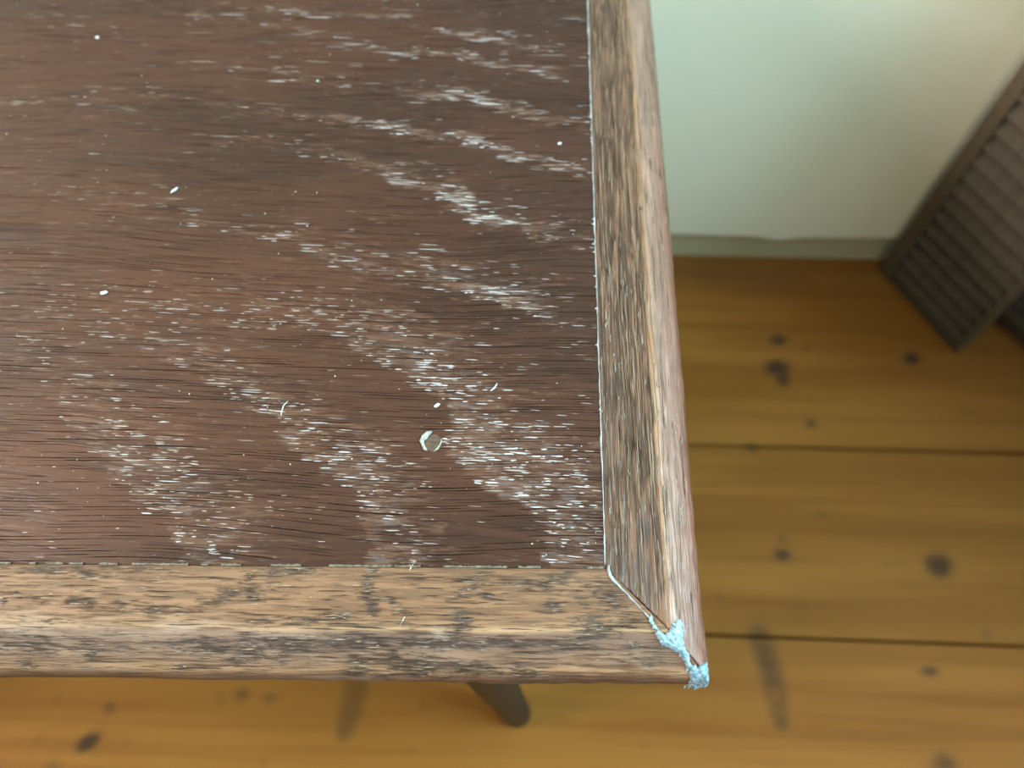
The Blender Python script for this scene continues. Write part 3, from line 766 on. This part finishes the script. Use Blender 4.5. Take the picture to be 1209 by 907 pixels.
# pale blue filler over the mitred corner
Z_ = lambda x, y: (680 + 0.1984 * x, 640 + 0.1984 * y)
POLY = [Z_(*q) for q in [(448, 436), (470, 470), (505, 528), (545, 548), (572, 498), (596, 478), (622, 500), (628, 575), (655, 650), (690, 715), (722, 742), (770, 718), (798, 730), (808, 790), (790, 850), (745, 882), (690, 880), (672, 850), (700, 805), (690, 780), (640, 690), (585, 625), (525, 600), (508, 560), (470, 500), (440, 470)]]
def filler():
    pw = [surf(a, b) for a, b in POLY]
    poly = np.array([(p[0], p[1]) for p in pw])
    cen = np.array([0.026, -0.026]); off = (poly - cen) @ np.array([0.7071, 0.7071])
    poly = poly + off[:, None] * 0.35 * np.array([0.7071, 0.7071])
    step = 0.00028
    xs = np.arange(poly[:, 0].min() - 0.001, poly[:, 0].max() + 0.0012, step); ys = np.arange(poly[:, 1].min() - 0.0012, poly[:, 1].max() + 0.001, step)
    XX, YY = np.meshgrid(xs, ys)
    def inside(x, y):
        c = np.zeros_like(x, bool); j = len(poly) - 1
        for i in range(len(poly)):
            a, b = poly[i], poly[j]
            cond = ((a[1] > y) != (b[1] > y)) & (x < (b[0] - a[0]) * (y - a[1]) / (b[1] - a[1] + 1e-12) + a[0])
            c ^= cond; j = i
        return c
    jit = (value_noise(XX * 1300 + 50, YY * 1300 + 90, 61) - 0.5) * 0.0011
    jit2 = (value_noise(XX * 1300 + 80, YY * 1300 + 10, 62) - 0.5) * 0.0011
    D = np.maximum(XX, -(YY - SKEW * XX))
    ins = inside(XX + jit, YY + jit2) & (D < 0.0338 + jit)
    zb = np.where(D <= 0.0334, np.interp(D, PD, PZ), -0.0165 - (D - 0.0334) * 4) + TABLE_H
    er = ins.copy()
    for _ in range(2):
        e2 = er.copy(); e2[1:] &= er[:-1]; e2[:-1] &= er[1:]; e2[:, 1:] &= er[:, :-1]; e2[:, :-1] &= er[:, 1:]; er = e2
    lump = value_noise(XX * 1500 + 20, YY * 1500 + 20, 63) * 0.0005 + value_noise(XX * 3000 + 20, YY * 3000 + 20, 64) * 0.0003
    zt = zb + np.where(er, 0.0009 + lump * 1.3, np.where(ins, 0.0006 + lump * 0.4, -0.0004))
    idx = -np.ones(XX.shape, int); V = []; Fc = []
    def vid(i, j):
        if idx[i, j] < 0: idx[i, j] = len(V); V.append((XX[i, j], YY[i, j], zt[i, j]))
        return idx[i, j]
    for i in range(XX.shape[0] - 1):
        for j in range(XX.shape[1] - 1):
            if ins[i:i + 2, j:j + 2].any(): Fc.append((vid(i, j), vid(i, j + 1), vid(i + 1, j + 1), vid(i + 1, j)))
    o = link('corner_filler', mesh('corner_filler', V, Fc), M_FILLER, table, smooth=True)
    o['label'] = 'lumpy pale blue filler in the mitred corner'
filler()
mit = [Z_(*q) for q in [(196, 140), (194, 165), (203, 200), (222, 228), (245, 250), (272, 280), (300, 305), (328, 340), (352, 362), (378, 392), (405, 420), (440, 455)]]
o = surf_tube('mitre_bead', mit, [0.0003, 0.00055, 0.0006, 0.00055, 0.0004, 0.0003, 0.00038, 0.0003, 0.00025, 0.0002, 0.00022, 0.0003], M_CAULK, 0.0003)
o['label'] = 'curled white bead in the mitre joint'
# blistered remains of varnish on the side edging: too many and too small to pick apart
def blisters():
    V = []; Fc = []
    spots = [(715, 330), (712, 345), (718, 360), (714, 372), (735, 335), (742, 350), (755, 372), (757, 402), (754, 408), (760, 400), (733, 425), (731, 432), (716, 385), (746, 440), (748, 430), (736, 482), (737, 492), (735, 518),
             (738, 525), (778, 490), (776, 495), (756, 518), (772, 550), (722, 400), (770, 430), (727, 355), (750, 320), (762, 450), (741, 560), (729, 470)]
    spots += [(random.uniform(708, 790), random.uniform(300, 620)) for _ in range(34)]
    for _ in range(14):
        b_ = random.uniform(330, 640); spots.append((random.uniform(778, 792) + 0.08 * (b_ - 330), b_))
    for a, b in spots:
        L = random.uniform(4, 12); k = random.uniform(-3, 3); pts = []
        for i in range(5):
            f = i / 4
            p = surf(a + k * math.sin(f * 3.1) + random.uniform(-.4, .4), b - L / 2 + L * f)
            pts.append((p[0], p[1], p[2] + 0.0001))
        me = tube_mesh('t', pts, [0.00008, 0.0002, 0.00024, 0.0002, 0.00008], 5, 0.8)
        o0 = len(V); V += [v.co.copy() for v in me.vertices]; Fc += [tuple(o0 + i for i in p.vertices) for p in me.polygons]
        bpy.data.meshes.remove(me)
    o = link('varnish_blisters', mesh('varnish_blisters', V, Fc), M_GLASSY, right_edging, smooth=True)
    o['kind'] = 'stuff'; o['label'] = 'tiny raised curls of old pale varnish'
blisters()

# ------------------------------------------------------------------ slatted folding screen by the wall
def leaf(root, P, Q, H, dz0):
    """one leaf from floor point P (wall side) to Q, built as frame stiles, rails and slats"""
    P, Q = np.array(P[:2]), np.array(Q[:2]); L = np.linalg.norm(Q - P); ang = math.atan2(Q[1] - P[1], Q[0] - P[0])
    lf = empty('leaf'); lf.parent = root
    lf.location = (P[0], P[1], 0); lf.rotation_euler = (0, 0, ang)
    st = 0.015; th = 0.016; rs = 0.006; rh = 0.016
    me = box_mesh('stile', 0, st, 0, th, 0, H, 0.002)
    link('stile', me, M_SCREEN, lf)
    me2 = box_mesh('stile', L - rs, L, 0, th, 0, H, 0.002)
    link('stile', me2, M_SCREEN, lf)
    rail = box_mesh('rail', st, L - rs, 0.001, th - 0.001, 0.0, rh, 0.0015)
    
    link('rail', rail, M_SLAT, lf)
    r2 = link('rail', rail, None, lf); r2.location = (0, 0, H - rh)
    pitch = 0.0185
    sl = box_mesh('slat', st - 0.002, L - rs + 0.002, -0.0115, 0.0115, -0.002, 0.002, 0.0012); sl.materials.append(M_SLAT)
    n = int((H - 2 * rh - 0.012) / pitch)
    for i in range(n):
        s = link('slat', sl, None, lf)
        s.location = (0, th / 2, rh + 0.008 + i * pitch); s.rotation_euler = (math.radians(58), 0, 0)
    return lf
screen = empty('folding_screen', (0, 0, 0))
tag(screen, 'dark brown slatted folding screen standing nearly closed against the cream wall', 'folding screen')
A = on_plane(1036, 318, 0); B = on_plane(1127, 418, 0); Cc = on_plane(1178, 383, 0); Dd = on_plane(1212, 414, 0)
dirn = (Dd - Cc)[:2] / np.linalg.norm((Dd - Cc)[:2])
P2 = Cc[:2] - dirn * 0.085
leaf(screen, A, B, 0.70, 0)
leaf(screen, P2, P2 + dirn * 0.52, 0.70, 0)  # lengthened out of view to keep light off the right-hand floor
P3 = P2 + dirn * 0.535; d3 = np.array([math.cos(math.radians(-76)), math.sin(math.radians(-76))])
leaf(screen, P3, P3 + d3 * 0.52, 0.70, 0)  # unseen leaf, added and angled to block the right window's light
hz = box_mesh('hinge', 0, 0.001, 0, 0.001, 0, 0.001)
for z in (0.12, 0.52):
    a = np.array([A[0] + 0.012, A[1] + 0.001]); b = P2 + np.array([0.004, -0.002])
    link('hinge', tube_mesh('hinge', [(a[0], a[1], z), (b[0], b[1], z)], [0.004, 0.004], 8), M_SCREEN, screen)

# ------------------------------------------------------------------ crumbs, flakes and fibres lying on the table
def lump(name, px, py, rx, ry, ang, h, label, cat, mat=M_WHITE, group=None, seed=1):
    p = surf(px, py); r = random.Random(seed)
    bm = bmesh.new(); bmesh.ops.create_icosphere(bm, subdivisions=2, radius=1.0)
    for v in bm.verts:
        k = 1 + r.uniform(-0.22, 0.22); x, y = v.co.x * rx / 3640 * k, v.co.y * ry / 3640 * k
        v.co = Vector((x * math.cos(ang) - y * math.sin(ang), x * math.sin(ang) + y * math.cos(ang), max(v.co.z * h * k, -h * 0.5)))
    me = bpy.data.meshes.new(name); bm.to_mesh(me); bm.free()
    o = link(name, me, mat, None, smooth=True); o.location = (p[0], p[1], p[2] + h * 0.5)
    return tag(o, label, cat, group)
G1 = 'white crumbs on the tabletop'
lump('crumb', 115, 45, 3.2, 2.6, 0, .0006, 'round white crumb farthest left on the dark tabletop', 'crumb', group=G1, seed=2)
lump('crumb', 206, 225, 6.5, 1.8, .85, .0005, 'slanted white sliver in the upper left of the dark tabletop', 'crumb', group=G1, seed=3)
lump('crumb', 123, 346.5, 5, 3, .25, .0007, 'oval white crumb halfway down the left of the tabletop', 'crumb', group=G1, seed=4)
lump('crumb', 660.5, 170, 3, 2.2, .3, .0005, 'small white crumb close to the side edging', 'crumb', group=G1, seed=5)
lump('crumb', 375, 96, 1.8, 1.5, 0, .0004, 'tiny white crumb at the top middle of the tabletop', 'crumb', group=G1, seed=6)
lump('wood_flake', 516, 479, 4.5, 2.6, .55, .0005, 'small white flake just above the round blister', 'flake', seed=7)
def fibre(name, pix, r, label, mat=M_WHITE):
    pts = [surf(a, b) for a, b in pix]
    n = len(pts)
    o = link(name, tube_mesh(name, [(p[0], p[1], p[2] + r * 0.9) for p in pts], [r * (0.5 if i in (0, n - 1) else 1.0) for i in range(n)], 6), mat, None, smooth=True)
    return tag(o, label, 'fibre', 'loose fibres on the table')
fibre('fibre', [(579, 462), (582, 460), (585, 457), (587, 453)], .00030, 'short pale curved fibre right of the round blister')
fibre('fibre', [(332, 491), (333, 485), (335, 479), (340, 474)], .00018, 'thin pale hook of fibre left of the round blister')
fibre('fibre', [(484, 673), (486, 669), (488, 667)], .00025, 'pale splinter standing at the front joint')
fibre('fibre', [(472, 739), (475, 734), (478, 728)], .00014, 'hair-thin pale fibre on the tan front edging')
# the blister: a white torn rim around a shallow round patch of bare wood
blister = empty('finish_blister', tuple(surf(508, 521)))
tag(blister, 'round blister in the finish with a torn white rim', 'blister')
def rel(px, py, dz=0.0):
    p = surf(px, py); q = surf(508, 521); return (p[0] - q[0], p[1] - q[1], p[2] - q[2] + dz)
zz = lambda x, y: (470 + x * 160 / 1209, 440 + y * 160 / 1209)
rimL = [zz(*q) for q in [(305, 530), (270, 545), (235, 580), (212, 615), (225, 650), (240, 685), (262, 700)]]
link('rim', tube_mesh('rim', [rel(a, b, .0004) for a, b in rimL], [.0003, .0009, .0012, .0008, .00055, .0006, .0002], 8, 0.5), M_CHIP, blister, smooth=True)
rimR = [zz(*q) for q in [(388, 590), (386, 620), (372, 650), (352, 680), (322, 705)]]
link('rim', tube_mesh('rim', [rel(a, b, .0002) for a, b in rimR], [.0001, .00022, .0003, .0004, .00015], 8, 0.7), M_CHIP, blister, smooth=True)
V = [rel(*zz(312, 630), .0004)]; Fc = []
for k in range(24):
    th = 2 * math.pi * k / 24
    V.append(rel(*zz(312 + 76 * math.cos(th), 630 + 80 * math.sin(th)), .00005))
for k in range(24): Fc.append((0, 1 + (k + 1) % 24, 1 + k))
M_BARE = mat_simple('bare_wood', (78, 56, 42), 0.35, (300, 900, 300), (56, 40, 30), 0.4)
link('bare_patch', mesh('bare_patch', V, Fc), M_BARE, blister, smooth=True)
# dust: uncountable tiny pale specks
def dust():
    V = []; Fc = []
    base = [(0, 0, 1), (1, 0, 0), (0, 1, 0), (-1, 0, 0), (0, -1, 0)]
    tri = [(0, 1, 2), (0, 2, 3), (0, 3, 4), (0, 4, 1)]
    for _ in range(230):
        x = random.uniform(-0.30, -0.002); y = random.uniform(0.003, 0.30) ; r = random.choice([.00008, .0001, .00012, .00016, .00022]); z = TABLE_H - 0.0003
        o0 = len(V); a = random.random() * 3; e = random.uniform(1, 2.2)
        for bx, by, bz in base:
            bx *= e; V.append((x + r * (bx * math.cos(a) - by * math.sin(a)), y + SKEW * x + r * (bx * math.sin(a) + by * math.cos(a)), z + bz * r))
        Fc += [tuple(o0 + i for i in t) for t in tri]
    o = link('dust_specks', mesh('dust_specks', V, Fc), M_WHITE)
    tag(o, 'fine pale dust specks scattered over the dark tabletop', 'dust', kind='stuff')
dust()
